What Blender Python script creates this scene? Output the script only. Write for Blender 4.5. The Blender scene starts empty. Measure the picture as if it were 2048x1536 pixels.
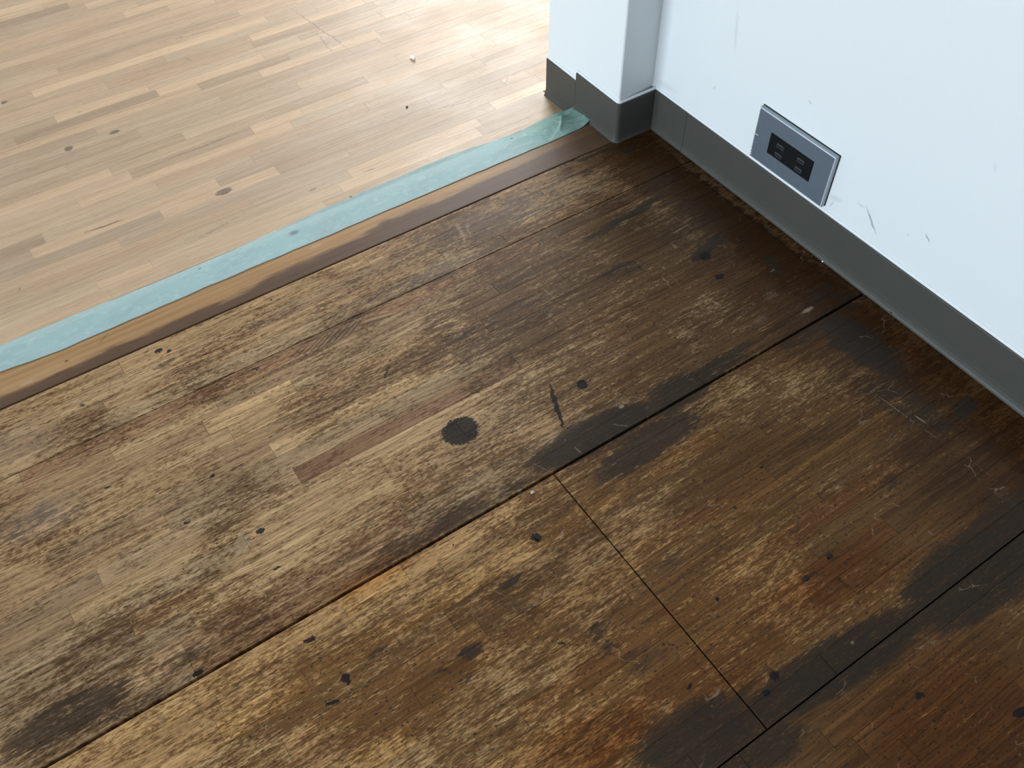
import bpy, bmesh, math, random
from mathutils import Matrix, Vector

random.seed(7)
C = bpy.context.scene.collection

# ------------------------------------------------------------------ camera
F_PX = 1818.0
cam_d = bpy.data.cameras.new('camera')
cam_d.sensor_fit = 'HORIZONTAL'
cam_d.sensor_width = 36.0
cam_d.lens = F_PX / 2048.0 * 36.0
cam_d.clip_start = 0.02
cam = bpy.data.objects.new('camera', cam_d)
C.objects.link(cam)
yaw, tilt, roll = -0.5752, 0.6826, -0.0189
rot = (Matrix.Rotation(yaw, 4, 'Z') @ Matrix.Rotation(tilt, 4, 'X') @ Matrix.Rotation(roll, 4, 'Z'))
cam.matrix_world = Matrix.Translation((-0.7609, -0.8079, 0.7663)) @ rot
bpy.context.scene.camera = cam

# ------------------------------------------------------------------ light, world, exposure
vs = bpy.context.scene.view_settings
vs.view_transform = 'Standard'
vs.look = 'None'
vs.gamma = 1.0
vs.use_curve_mapping = False
vs.exposure = 0.0

world = bpy.data.worlds.new('world')
bpy.context.scene.world = world
world.use_nodes = True
world.node_tree.nodes['Background'].inputs[0].default_value = (0.75, 0.88, 1.0, 1)
world.node_tree.nodes['Background'].inputs[1].default_value = 0.6


def window_light(name, loc, rot_z, w, h, power, color):
    d = bpy.data.lights.new(name, 'AREA')
    d.shape = 'RECTANGLE'
    d.size = w
    d.size_y = h
    d.energy = power
    d.color = color
    o = bpy.data.objects.new(name, d)
    C.objects.link(o)
    o.location = loc
    o.rotation_euler = (math.radians(-90), 0, rot_z)      # rot_z = 0 faces -y
    return o


FAR_Y, LEFT_X = 2.3, -4.5
WIN = [(0.55, 2.45, 0.75, 2.05)]      # in the far wall: x0, x1, z0, z1
WIN_L = [(-1.35, 1.15, 0.12, 1.02)]     # unseen, set low in the left wall to light the right one: y0, y1, z0, z1
window_light('daylight', (1.5, FAR_Y + 0.08, 1.40), 0.0, 1.9, 1.3, 160, (0.95, 0.98, 1.0))
window_light('daylight', (LEFT_X - 0.08, -0.1, 0.57), math.radians(90), 2.5, 0.9, 215, (0.80, 0.92, 1.0))  # unseen source, kept low to light the wall more than the floor


# ------------------------------------------------------------------ helpers
def tag(o, label=None, cat=None, group=None, kind=None):
    if label: o['label'] = label
    if cat: o['category'] = cat
    if group: o['group'] = group
    if kind: o['kind'] = kind
    return o


def link(name, me, mat=None, parent=None, smooth=False):
    if mat is not None:
        me.materials.append(mat)
    o = bpy.data.objects.new(name, me)
    C.objects.link(o)
    if parent is not None:
        o.parent = parent
    if smooth:
        for p in me.polygons:
            p.use_smooth = True
    return o


def from_bm(name, bm, mat=None, parent=None, smooth=False):
    me = bpy.data.meshes.new(name)
    bmesh.ops.recalc_face_normals(bm, faces=bm.faces)
    bm.to_mesh(me)
    bm.free()
    return link(name, me, mat, parent, smooth)


def add_box(bm, x0, x1, y0, y1, z0, z1):
    vs_ = [bm.verts.new(v) for v in ((x0, y0, z0), (x1, y0, z0), (x1, y1, z0), (x0, y1, z0),
                                     (x0, y0, z1), (x1, y0, z1), (x1, y1, z1), (x0, y1, z1))]
    for f in ((0, 3, 2, 1), (4, 5, 6, 7), (0, 1, 5, 4), (1, 2, 6, 5), (2, 3, 7, 6), (3, 0, 4, 7)):
        bm.faces.new([vs_[i] for i in f])
    return vs_


def box(name, b, mat, parent=None, bevel=0.0, seg=2):
    bm = bmesh.new()
    add_box(bm, *b)
    if bevel:
        bmesh.ops.bevel(bm, geom=list(bm.edges), offset=bevel, segments=seg, affect='EDGES', profile=0.5)
    return from_bm(name, bm, mat, parent)


# ---- node helpers
class NT:
    def __init__(self, name):
        self.m = bpy.data.materials.new(name)
        self.m.use_nodes = True
        self.t = self.m.node_tree
        self.t.nodes.clear()
        self.last = None
        self.out = self.n('ShaderNodeOutputMaterial')
        self.b = self.n('ShaderNodeBsdfPrincipled')
        self.t.links.new(self.b.outputs[0], self.out.inputs[0])

    def n(self, kind, **kw):
        nd = self.t.nodes.new(kind)
        for k, v in kw.items():
            setattr(nd, k, v)
        return nd

    def put(self, sock, v):
        if isinstance(v, bpy.types.NodeSocket):
            self.t.links.new(v, sock)
        elif v is not None:
            if hasattr(sock, 'default_value') and isinstance(v, (tuple, list)) and len(v) == 3 and sock.type == 'RGBA':
                v = (*v, 1)
            sock.default_value = v

    def math(self, op, a, b=None, c=None, clamp=False):
        nd = self.n('ShaderNodeMath', operation=op, use_clamp=clamp)
        for i, v in enumerate((a, b, c)):
            self.put(nd.inputs[i], v)
        return nd.outputs[0]

    def vmath(self, op, a, b=None, scale=None):
        nd = self.n('ShaderNodeVectorMath', operation=op)
        self.put(nd.inputs[0], a)
        if b is not None: self.put(nd.inputs[1], b)
        if scale is not None: self.put(nd.inputs['Scale'], scale)
        return nd.outputs['Value'] if op in ('LENGTH', 'DOT_PRODUCT') else nd.outputs[0]

    def noise(self, vec, scale=1.0, detail=3.0, rough=0.55, dist=0.0, color=False):
        nd = self.n('ShaderNodeTexNoise')
        self.put(nd.inputs['Vector'], vec)
        nd.inputs['Scale'].default_value = scale
        nd.inputs['Detail'].default_value = detail
        nd.inputs['Roughness'].default_value = rough
        nd.inputs['Distortion'].default_value = dist
        return nd.outputs['Color'] if color else nd.outputs['Fac']

    def ramp(self, v, a, b, lo=0.0, hi=1.0, smooth=True):
        nd = self.n('ShaderNodeMapRange', interpolation_type='SMOOTHSTEP' if smooth else 'LINEAR')
        self.put(nd.inputs['Value'], v)
        for k, x in (('From Min', a), ('From Max', b), ('To Min', lo), ('To Max', hi)):
            self.put(nd.inputs[k], x)
        return nd.outputs[0]

    def mix(self, f, a, b, mode='MIX'):
        nd = self.n('ShaderNodeMix', data_type='RGBA', blend_type=mode)
        self.put(nd.inputs[0], f)
        self.put(nd.inputs[6], a)
        self.put(nd.inputs[7], b)
        return nd.outputs[2]

    def bump(self, h, strength, dist, normal=None):
        nd = self.n('ShaderNodeBump')
        nd.inputs['Strength'].default_value = strength
        nd.inputs['Distance'].default_value = dist
        self.put(nd.inputs['Height'], h)
        if normal is not None: self.put(nd.inputs['Normal'], normal)
        return nd.outputs[0]

    def blobs(self, pos, items):
        """soft elliptic marks in floor coordinates: (cx, cy, half length, half width, angle, strength, softness)"""
        acc = None
        for i, (cx, cy, a, b, ang, s, soft) in enumerate(items):
            if i % 12 == 0 and self.last is not None:
                # keeps the evaluation order in short chunks (the shader stack is small)
                pos = self.vmath('ADD', pos, self.math('MULTIPLY', self.last, 1e-7))
            mp = self.n('ShaderNodeMapping', vector_type='TEXTURE')
            self.t.links.new(pos, mp.inputs[0])
            mp.inputs['Location'].default_value = (cx, cy, 0)
            mp.inputs['Rotation'].default_value = (0, 0, ang)
            mp.inputs['Scale'].default_value = (a, b, 1)
            ln = self.vmath('LENGTH', mp.outputs[0])
            v = self.ramp(ln, 1.0 - soft, 1.0 + soft, s, 0.0)
            acc = v if acc is None else self.math('MAXIMUM', acc, v)
            self.last = acc
        return 0.0 if acc is None else acc

    def rag(self, b, n, amp=0.9, lo=0.40, hi=0.60):
        """tear a soft mark along a noise so that it ends in ragged, crisp edges"""
        v = self.math('ADD', b, self.math('MULTIPLY', self.math('SUBTRACT', n, 0.5), amp))
        v = self.math('MULTIPLY', v, self.ramp(b, 0.0, 0.12))
        return self.ramp(v, lo, hi)

    def done(self, **kw):
        for k, v in kw.items():
            self.put(self.b.inputs[k.replace('_', ' ')], v)
        return self.m


def px(u, v, z=0.0):
    """point of the level z seen at photograph pixel (u, v): used only to note where marks lie on the floor"""
    d = rot.to_3x3() @ Vector(((u - 1024) / F_PX, -(v - 768) / F_PX, -1))
    o = cam.matrix_world.translation
    t = (z - o.z) / d.z
    p = o + d * t
    return p.x, p.y


def stroke(p, q, hw, s, soft=0.5, z=0.0, ext=1.0):
    """a mark from photo pixel p to q, hw metres half width"""
    a, b = Vector(px(*p, z)), Vector(px(*q, z))
    d = b - a
    return ((a.x + b.x) / 2, (a.y + b.y) / 2, d.length / 2 * ext + hw * 0.5, hw, math.atan2(d.y, d.x), s, soft)


def spot(p, rx, ry, s, soft=0.4, z=0.0, ang=0.0):
    a = px(*p, z)
    return (a[0], a[1], rx, ry, ang, s, soft)


# ------------------------------------------------------------------ materials
def wood_base(t, light, dark, pore, xs=1.0):
    """per-plank oak: returns colour, fine-grain height, pores"""
    geo = t.n('ShaderNodeNewGeometry').outputs['Position']
    oi = t.n('ShaderNodeObjectInfo')
    off = t.vmath('SCALE', (37.0, 17.0, 9.0), scale=oi.outputs['Random'])
    p = t.vmath('ADD', geo, off)
    wob = t.noise(t.vmath('MULTIPLY', p, (7, 30, 1)), 1, 2)
    pw = t.vmath('ADD', p, t.n('ShaderNodeCombineXYZ').outputs[0])
    cx = t.n('ShaderNodeCombineXYZ')
    t.put(cx.inputs[1], t.math('MULTIPLY', t.math('SUBTRACT', wob, 0.5), 0.012))
    pw = t.vmath('ADD', p, cx.outputs[0])
    fine = t.noise(t.vmath('MULTIPLY', pw, (14, 520, 1)), 1, 4, 0.6)
    broad = t.noise(t.vmath('MULTIPLY', pw, (3.0, 130, 1)), 1, 3, 0.5)
    pores = t.noise(t.vmath('MULTIPLY', pw, (70, 1300, 1)), 1, 2, 0.5)
    wv = t.n('ShaderNodeTexWave', wave_type='BANDS', bands_direction='Y', wave_profile='SAW')
    t.put(wv.inputs['Vector'], t.vmath('MULTIPLY', p, (1.2, 26, 1)))
    wv.inputs['Scale'].default_value = 2.2
    wv.inputs['Distortion'].default_value = 9.0
    wv.inputs['Detail'].default_value = 2.0
    wv.inputs['Detail Scale'].default_value = 0.9
    rings = t.math('MULTIPLY', wv.outputs['Fac'], t.ramp(oi.outputs['Random'], 0.45, 0.7))
    g = t.math('ADD', t.math('MULTIPLY', t.ramp(fine, 0.36, 0.64), 0.55), t.math('MULTIPLY', t.ramp(broad, 0.3, 0.7), 0.45))
    g = t.math('MULTIPLY', g, t.math('SUBTRACT', 1.0, t.math('MULTIPLY', rings, 0.45)))
    col = t.mix(g, dark, light)
    po = t.ramp(pores, 0.60, 0.70)
    col = t.mix(t.math('MULTIPLY', po, 0.55), col, pore)
    col = t.mix(1.0, col, oi.outputs['Color'], 'MULTIPLY')
    return col, g, po, geo, fine


def mat_clean():
    t = NT('cleaned_oak')
    col, g, po, pos, fine = wood_base(t, (0.60, 0.425, 0.268), (0.45, 0.305, 0.188), (0.29, 0.185, 0.11))
    Z = -0.013
    nd = t.noise(t.vmath('MULTIPLY', pos, (30, 90, 1)), 1, 3, color=True)
    pd = t.vmath('ADD', pos, t.vmath('MULTIPLY', t.vmath('SUBTRACT', nd, (0.5, 0.5, 0.5)), (0.012, 0.006, 0)))
    k = t.blobs(pd, [spot((449, 383), 0.012, 0.0065, 0.75, 0.35, Z), spot((137, 297), 0.006, 0.005, 0.9, 0.5, Z),
                     spot((228, 264), 0.007, 0.004, 0.9, 0.5, Z), spot((8, 205), 0.005, 0.004, 0.8, 0.5, Z),
                     stroke((272, 344), (496, 258), 0.0009, 0.6, 0.6, Z), stroke((170, 465), (245, 440), 0.0014, 0.8, 0.6, Z),
                     stroke((725, 345), (752, 336), 0.0008, 0.9, 0.6, Z), stroke((860, 222), (960, 196), 0.0012, 0.5, 0.6, Z),
                     stroke((275, 97), (480, 45), 0.0016, 0.45, 0.8, Z), stroke((370, 115), (382, 122), 0.001, 0.6, 0.6, Z),
                     stroke((370, 492), (510, 415), 0.003, 0.4, 0.8, Z), spot((814, 215), 0.002, 0.002, 1, 0.5, Z),
                     stroke((570, 8), (725, 118), 0.0009, 0.6, 0.7, Z), stroke((628, 58), (676, 118), 0.0008, 0.55, 0.7, Z), stroke((750, 20), (766, 36), 0.0008, 0.6, 0.7, Z),
                     spot((628, 379), 0.006, 0.003, 0.5, 0.5, Z), stroke((1008, 172), (1018, 152), 0.0009, 0.5, 0.7, Z), stroke((1018, 152), (1048, 140), 0.0009, 0.5, 0.7, Z), stroke((1048, 140), (1066, 150), 0.0009, 0.45, 0.7, Z), stroke((960, 172), (985, 180), 0.0009, 0.45, 0.7, Z), stroke((985, 180), (1006, 172), 0.0009, 0.45, 0.7, Z), spot((160, 225), 0.01, 0.003, 0.35, 0.7, Z),
                     stroke((760, 20), (764, 36), 0.0008, 0.5, 0.6, Z), stroke((37, 585), (42, 573), 0.0006, 0.8, 0.6, Z),
                     spot((700, 395), 0.002, 0.002, 0.8, 0.5, Z), spot((740, 398), 0.0015, 0.0015, 0.9, 0.5, Z)])
    k = t.math('MULTIPLY', t.rag(k, t.noise(t.vmath('MULTIPLY', pos, (150, 420, 1)), 1, 3), 1.1, 0.25, 0.7), 0.8)
    col = t.mix(k, col, (0.13, 0.085, 0.06))
    mott = t.noise(pos, 9.0, 4)
    col = t.mix(t.ramp(mott, 0.35, 0.75, 0.0, 0.25), col, t.mix(1.0, col, (0.86, 0.80, 0.76), 'MULTIPLY'))
    h = t.math('SUBTRACT', t.math('MULTIPLY', g, 0.4), po)
    nrm = t.bump(h, 0.12, 0.0006)
    rg = t.ramp(mott, 0.3, 0.7, 0.43, 0.52)
    return t.done(Base_Color=col, Roughness=rg, Normal=nrm, Specular_IOR_Level=0.4)


def near_marks(items, reg):
    """only the marks that reach into a region of the floor"""
    if reg is None: return []
    x0, x1, y0, y1 = reg
    out = []
    for q in items:
        k = 1 + q[6]
        hx = abs(q[2] * k * math.cos(q[4])) + abs(q[3] * k * math.sin(q[4])) + 0.045
        hy = abs(q[2] * k * math.sin(q[4])) + abs(q[3] * k * math.cos(q[4])) + 0.012
        if q[0] + hx > x0 and q[0] - hx < x1 and q[1] + hy > y0 and q[1] - hy < y1:
            out.append(q)
    return out


def mat_dirty(reg):
    t = NT('worn_oak')

    col, g, po, pos, fine = wood_base(t, (0.56, 0.375, 0.20), (0.25, 0.15, 0.078), (0.06, 0.036, 0.021))
    # ragged, grain-following edges for every stain
    n1 = t.noise(t.vmath('MULTIPLY', pos, (22, 60, 1)), 1, 3, color=True)
    n2 = t.noise(t.vmath('MULTIPLY', pos, (60, 420, 1)), 1, 3)
    pd = t.vmath('ADD', pos, t.vmath('MULTIPLY', t.vmath('SUBTRACT', n1, (0.5, 0.5, 0.5)), (0.034, 0.012, 0)))
    cx = t.n('ShaderNodeCombineXYZ')
    t.put(cx.inputs[0], t.math('MULTIPLY', t.math('SUBTRACT', n2, 0.5), 0.036))
    pd = t.vmath('ADD', pd, cx.outputs[0])
    nsm = t.noise(t.vmath('MULTIPLY', pos, (160, 160, 1)), 1, 3, color=True)
    ps = t.vmath('ADD', pos, t.vmath('MULTIPLY', t.vmath('SUBTRACT', nsm, (0.5, 0.5, 0.5)), (0.008, 0.008, 0)))

    # old finish left between worn-through areas (brown film), dirt rubbed into the grain, and painted light falloff to the right
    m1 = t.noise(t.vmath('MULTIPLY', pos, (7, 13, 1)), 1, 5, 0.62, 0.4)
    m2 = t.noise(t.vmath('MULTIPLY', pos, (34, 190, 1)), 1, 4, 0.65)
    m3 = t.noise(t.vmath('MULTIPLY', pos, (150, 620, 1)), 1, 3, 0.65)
    worn = t.blobs(pd, near_marks(WORN_SHADE, reg))
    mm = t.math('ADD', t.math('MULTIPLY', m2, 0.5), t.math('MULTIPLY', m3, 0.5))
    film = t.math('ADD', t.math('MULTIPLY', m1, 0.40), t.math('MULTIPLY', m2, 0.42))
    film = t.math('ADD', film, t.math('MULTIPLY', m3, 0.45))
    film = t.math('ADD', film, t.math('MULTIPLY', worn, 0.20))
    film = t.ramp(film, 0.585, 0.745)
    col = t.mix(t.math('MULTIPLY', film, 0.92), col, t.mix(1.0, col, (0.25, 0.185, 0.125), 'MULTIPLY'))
    # flecks of dirt caught in the open pores
    fl = t.noise(t.vmath('MULTIPLY', pos, (230, 430, 1)), 1, 2, 0.5)
    fl = t.math('MULTIPLY', t.ramp(fl, 0.60, 0.68), t.ramp(t.math('ADD', m1, t.math('MULTIPLY', worn, 0.25)), 0.40, 0.62, 0.1, 0.9))
    col = t.mix(fl, col, (0.035, 0.024, 0.016))
    # varnish that survived along the wall, deepened by painted shade
    var = t.blobs(pd, near_marks(VARNISH_SHADE, reg))
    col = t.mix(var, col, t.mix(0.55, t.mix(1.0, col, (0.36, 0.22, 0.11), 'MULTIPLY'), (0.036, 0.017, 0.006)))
    # narrow brighter band of finish along the skirting
    bd = t.blobs(pd, near_marks(BAND, reg))
    col = t.mix(bd, col, t.mix(g, (0.075, 0.040, 0.016), (0.17, 0.098, 0.045)))
    # orange patches
    ora = t.blobs(pd, near_marks(ORANGE, reg))
    col = t.mix(ora, col, t.mix(1.0, col, (0.66, 0.42, 0.22), 'MULTIPLY'))
    # black grime
    grime = t.blobs(pd, near_marks(GRIME, reg))
    gn = t.math('ADD', t.math('MULTIPLY', mm, 0.65), t.math('MULTIPLY', t.noise(t.vmath('MULTIPLY', pos, (38, 85, 1)), 1, 4, 0.6), 0.35))
    gm = t.math('MULTIPLY', t.rag(grime, gn, 2.3, 0.34, 0.70), t.ramp(grime, 0.1, 0.95, 0.40, 0.95, False))
    grime = t.math('MULTIPLY', gm, t.ramp(t.math('ADD', t.math('MULTIPLY', m3, 0.6), t.math('MULTIPLY', m2, 0.4)), 0.50, 0.62, 1.0, 0.55))
    col = t.mix(grime, col, t.mix(m1, (0.036, 0.026, 0.019), (0.024, 0.018, 0.013)))
    gray = t.math('MULTIPLY', t.blobs(pd, near_marks(GRAY, reg)), t.ramp(mm, 0.4, 0.58))
    col = t.mix(gray, col, (0.19, 0.16, 0.14))
    # small sharp dark spots and scratches
    sp = t.rag(t.blobs(ps, near_marks(SPOTS, reg)), t.noise(pos, 420, 3), 1.3, 0.42, 0.62)
    col = t.mix(t.math('MULTIPLY', sp, 0.93), col, (0.012, 0.011, 0.011))
    fg = t.math('MULTIPLY', t.blobs(t.vmath('ADD', pos, t.vmath('MULTIPLY', t.vmath('SUBTRACT', nsm, (0.5, 0.5, 0.5)), (0.0022, 0.0016, 0))), near_marks(FIGURE, reg)), t.ramp(m3, 0.3, 0.6, 1.0, 0.75))
    col = t.mix(fg, col, (0.045, 0.032, 0.024))
    sc = t.rag(t.blobs(pos, near_marks(SCRATCH, reg)), t.noise(pos, 700, 3), 1.6, 0.30, 0.75)
    # stray hairline scratches
    ve = t.n('ShaderNodeTexVoronoi', feature='DISTANCE_TO_EDGE')
    t.put(ve.inputs['Vector'], t.vmath('ADD', pos, t.vmath('MULTIPLY', n1, (0.03, 0.03, 0))))
    ve.inputs['Scale'].default_value = 13.0
    hair = t.math('MULTIPLY', t.ramp(ve.outputs['Distance'], 0.002, 0.009, 1.0, 0.0), t.ramp(t.noise(pos, 26, 2), 0.55, 0.62))
    col = t.mix(t.math('MULTIPLY', hair, 0.40), col, t.mix(t.ramp(m1, 0.45, 0.55), (0.05, 0.035, 0.025), (0.42, 0.30, 0.19)))
    col = t.mix(t.math('MULTIPLY', sc, 0.8), col, (0.33, 0.25, 0.17))
    # pinprick dirt
    vo = t.n('ShaderNodeTexVoronoi')
    t.put(vo.inputs['Vector'], pos)
    vo.inputs['Scale'].default_value = 95.0
    pin = t.math('MULTIPLY', t.ramp(vo.outputs['Distance'], 0.06, 0.13, 1.0, 0.0), t.ramp(t.noise(pos, 18, 2), 0.5, 0.6))
    col = t.mix(t.math('MULTIPLY', pin, 0.85), col, (0.02, 0.016, 0.012))
    # fine hair scratches
    h = t.math('SUBTRACT', t.math('MULTIPLY', g, 0.5), po)

    nrm = t.bump(h, 0.35, 0.0007)
    rg = t.ramp(var, 0.0, 1.0, 0.56, 0.36)
    rg = t.math('SUBTRACT', rg, t.math('MULTIPLY', film, 0.10))
    return t.done(Base_Color=col, Roughness=rg, Normal=nrm, Specular_IOR_Level=0.10)


# ---- where the stains and the painted shade of the old floor lie
GRIME = [
    stroke((1075, 925), (1300, 815), 0.022, 0.97, 0.35), stroke((1290, 830), (1420, 745), 0.022, 0.85, 0.5),
    stroke((1060, 950), (700, 1155), 0.017, 0.62, 0.6), stroke((830, 1075), (1010, 985), 0.018, 0.65, 0.5),
    stroke((1380, 770), (1500, 690), 0.014, 0.7, 0.5),
    stroke((1195, 955), (1400, 820), 0.020, 0.85, 0.45), stroke((1200, 985), (1320, 930), 0.016, 0.5, 0.6),
    stroke((1110, 895), (1140, 870), 0.012, 0.6, 0.6),
    stroke((480, 1268), (300, 1350), 0.012, 0.55, 0.6), stroke((260, 1370), (0, 1500), 0.019, 0.75, 0.4),
    stroke((560, 1215), (440, 1285), 0.014, 0.45, 0.6), stroke((0, 1545), (470, 1310), 0.005, 0.6, 0.8),
    stroke((1340, 380), (1162, 488), 0.008, 0.75, 0.4), stroke((1440, 470), (1390, 520), 0.010, 0.8, 0.4),
    stroke((1200, 555), (1300, 520), 0.012, 0.6, 0.5), stroke((1535, 510), (1560, 550), 0.010, 0.75, 0.5),
    stroke((1040, 400), (1230, 320), 0.012, 0.5, 0.6), stroke((970, 470), (1120, 400), 0.012, 0.35, 0.7),
    stroke((860, 692), (1000, 640), 0.009, 0.55, 0.5), stroke((1010, 620), (1100, 590), 0.009, 0.5, 0.5),
    stroke((990, 500), (900, 545), 0.006, 0.4, 0.7),
    stroke((310, 720), (380, 755), 0.014, 0.45, 0.7), spot((345, 745), 0.022, 0.010, 0.45, 0.6),
    spot((160, 812), 0.006, 0.004, 0.8, 0.5),
    stroke((1660, 640), (1790, 740), 0.030, 0.85, 0.5), stroke((1560, 700), (1650, 650), 0.014, 0.6, 0.6),
    stroke((1720, 760), (1900, 860), 0.026, 0.65, 0.6), spot((1930, 815), 0.016, 0.012, 0.9, 0.5),
    spot((1690, 600), 0.030, 0.020, 0.6, 0.6), spot((1640, 590), 0.030, 0.014, 0.6, 0.6),
    stroke((1300, 1520), (1500, 1430), 0.030, 0.92, 0.4), stroke((1490, 1440), (1850, 1220), 0.024, 0.92, 0.35),
    stroke((1560, 1395), (1760, 1280), 0.018, 0.95, 0.4), stroke((1840, 1225), (2060, 1070), 0.040, 0.92, 0.35),
    stroke((1960, 1130), (2100, 1000), 0.040, 0.8, 0.5), stroke((1400, 1530), (1600, 1460), 0.024, 0.8, 0.6),
    spot((1430, 1440), 0.030, 0.016, 0.65, 0.6), spot((1020, 1165), 0.011, 0.007, 0.85, 0.5),
    spot((945, 1296), 0.013, 0.007, 0.85, 0.5), spot((1195, 1262), 0.012, 0.010, 0.65, 0.5),
    spot((1215, 1295), 0.010, 0.010, 0.6, 0.6), spot((935, 1355), 0.008, 0.005, 0.7, 0.5),
    spot((765, 1300), 0.010, 0.005, 0.7, 0.5), spot((880, 1345), 0.008, 0.004, 0.7, 0.5),
    spot((1340, 1120), 0.022, 0.012, 0.45, 0.6), spot((1290, 1320), 0.030, 0.014, 0.55, 0.6),
    stroke((1000, 1200), (1080, 1240), 0.010, 0.5, 0.6), spot((1230, 1100), 0.02, 0.012, 0.35, 0.7),
    spot((1780, 965), 0.014, 0.010, 0.6, 0.6), spot((1640, 870), 0.030, 0.014, 0.5, 0.7),
    spot((770, 1060), 0.008, 0.004, 0.4, 0.6), spot((840, 850), 0.02, 0.006, 0.25, 0.7),
    spot((1260, 300), 0.014, 0.010, 0.8, 0.6), stroke((1130, 330), (1250, 290), 0.007, 0.6, 0.6),
    stroke((20, 1500), (220, 1380), 0.010, 0.5, 0.6), spot((1700, 1330), 0.05, 0.01, 0.6, 0.6),
]
WORN_SHADE = [  # dirty film, with the dimmer light to the right painted in
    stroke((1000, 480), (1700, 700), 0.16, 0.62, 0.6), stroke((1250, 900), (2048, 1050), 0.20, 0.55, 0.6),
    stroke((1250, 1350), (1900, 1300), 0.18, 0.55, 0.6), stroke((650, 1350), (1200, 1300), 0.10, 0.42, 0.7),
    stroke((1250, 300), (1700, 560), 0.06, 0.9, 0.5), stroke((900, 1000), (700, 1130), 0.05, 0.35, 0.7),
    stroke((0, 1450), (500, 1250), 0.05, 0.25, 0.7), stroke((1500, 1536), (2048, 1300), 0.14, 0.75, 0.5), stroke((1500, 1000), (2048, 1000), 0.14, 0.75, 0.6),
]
VARNISH_SHADE = [  # old varnish, with shade near the wall and pillar painted in
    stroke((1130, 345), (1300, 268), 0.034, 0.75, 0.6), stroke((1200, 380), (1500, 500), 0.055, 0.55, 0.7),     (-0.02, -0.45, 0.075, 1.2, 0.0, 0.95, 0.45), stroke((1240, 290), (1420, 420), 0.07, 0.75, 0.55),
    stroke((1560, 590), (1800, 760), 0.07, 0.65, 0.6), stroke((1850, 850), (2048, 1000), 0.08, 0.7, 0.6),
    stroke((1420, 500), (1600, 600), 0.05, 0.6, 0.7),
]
BAND = [
    (-0.0125, -0.20, 0.0055, 0.16, 0.0, 0.75, 0.4), (-0.0125, -0.46, 0.0045, 0.12, 0.0, 0.35, 0.6),
]
ORANGE = [
    stroke((1080, 1530), (1280, 1440), 0.022, 0.8, 0.5), stroke((1560, 1200), (1790, 1120), 0.022, 0.55, 0.6),
    stroke((1800, 1536), (2048, 1380), 0.06, 0.8, 0.5), spot((760, 1140), 0.05, 0.012, 0.6, 0.5),
    stroke((1400, 1420), (1520, 1340), 0.02, 0.4, 0.7),
]
GRAY = [
    stroke((20, 1065), (140, 1010), 0.018, 0.45, 0.7), stroke((0, 900), (80, 880), 0.02, 0.3, 0.8),
    stroke((880, 470), (1080, 400), 0.022, 0.35, 0.8),
    spot((880, 540), 0.05, 0.012, 0.3, 0.8),
]
SPOTS = [
    spot((921, 862), 0.0215, 0.0185, 0.80, 0.28), spot((1410, 512), 0.0085, 0.0068, 0.85, 0.4),
    spot((1440, 553), 0.0064, 0.0043, 1.0, 0.35), spot((318, 700), 0.0051, 0.0034, 0.85, 0.5),
    spot((337, 702), 0.0026, 0.0026, 0.8, 0.5), spot((1068, 1075), 0.0030, 0.0047, 0.9, 0.4),
    spot((690, 1354), 0.0047, 0.0034, 1, 0.4), spot((697, 1362), 0.0017, 0.0034, 1, 0.4),
    spot((374, 1045), 0.0034, 0.0017, 0.95, 0.4), spot((495, 1080), 0.0026, 0.0017, 0.9, 0.5),
    stroke((206, 976), (220, 971), 0.0014, 1, 0.4), spot((425, 952), 0.0026, 0.0017, 0.95, 0.4),
    spot((552, 1136), 0.0043, 0.0017, 0.8, 0.5), spot((520, 1062), 0.0051, 0.0026, 0.8, 0.5),
    stroke((652, 1410), (675, 1402), 0.002, 1, 0.4), spot((1612, 1158), 0.0030, 0.0026, 1, 0.35),
    spot((1660, 1113), 0.0026, 0.0026, 1, 0.35), spot((1434, 1198), 0.0017, 0.0026, 0.9, 0.4),
    spot((1378, 1375), 0.0034, 0.0017, 0.95, 0.4), spot((1470, 1014), 0.0017, 0.0017, 0.9, 0.4),
    spot((620, 1278), 0.0076, 0.0034, 0.7, 0.5), spot((1525, 935), 0.0026, 0.0017, 0.9, 0.4),
    spot((286, 690), 0.0026, 0.0017, 1, 0.4), spot((396, 1346), 0.0051, 0.0034, 1, 0.4),
    stroke((1098, 765), (1128, 858), 0.0030, 0.80, 0.5), stroke((781, 722), (765, 768), 0.0022, 0.55, 0.6),
    stroke((500, 742), (520, 734), 0.002, 0.6, 0.6), spot((540, 600), 0.0026, 0.0017, 0.6, 0.5),
    stroke((1010, 870), (1050, 855), 0.001, 0.5, 0.6), stroke((640, 860), (660, 850), 0.002, 0.4, 0.6),
    spot((1548, 1350), 0.0051, 0.0043, 0.95, 0.4), spot((1536, 1388), 0.0034, 0.0034, 0.95, 0.4),
    spot((1840, 1392), 0.0051, 0.0034, 0.9, 0.4), stroke((2030, 1430), (2048, 1420), 0.004, 0.9, 0.4),
    stroke((1930, 1480), (1980, 1510), 0.0015, 0.5, 0.6), stroke((1330, 1278), (1362, 1300), 0.002, 0.5, 0.6),
    stroke((1095, 1282), (1160, 1290), 0.0012, 0.6, 0.6), stroke((890, 1065), (915, 1100), 0.0008, 0.5, 0.6),
    (-0.0225, -0.20, 0.0012, 0.17, 0.0, 0.75, 0.6),
]
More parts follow.
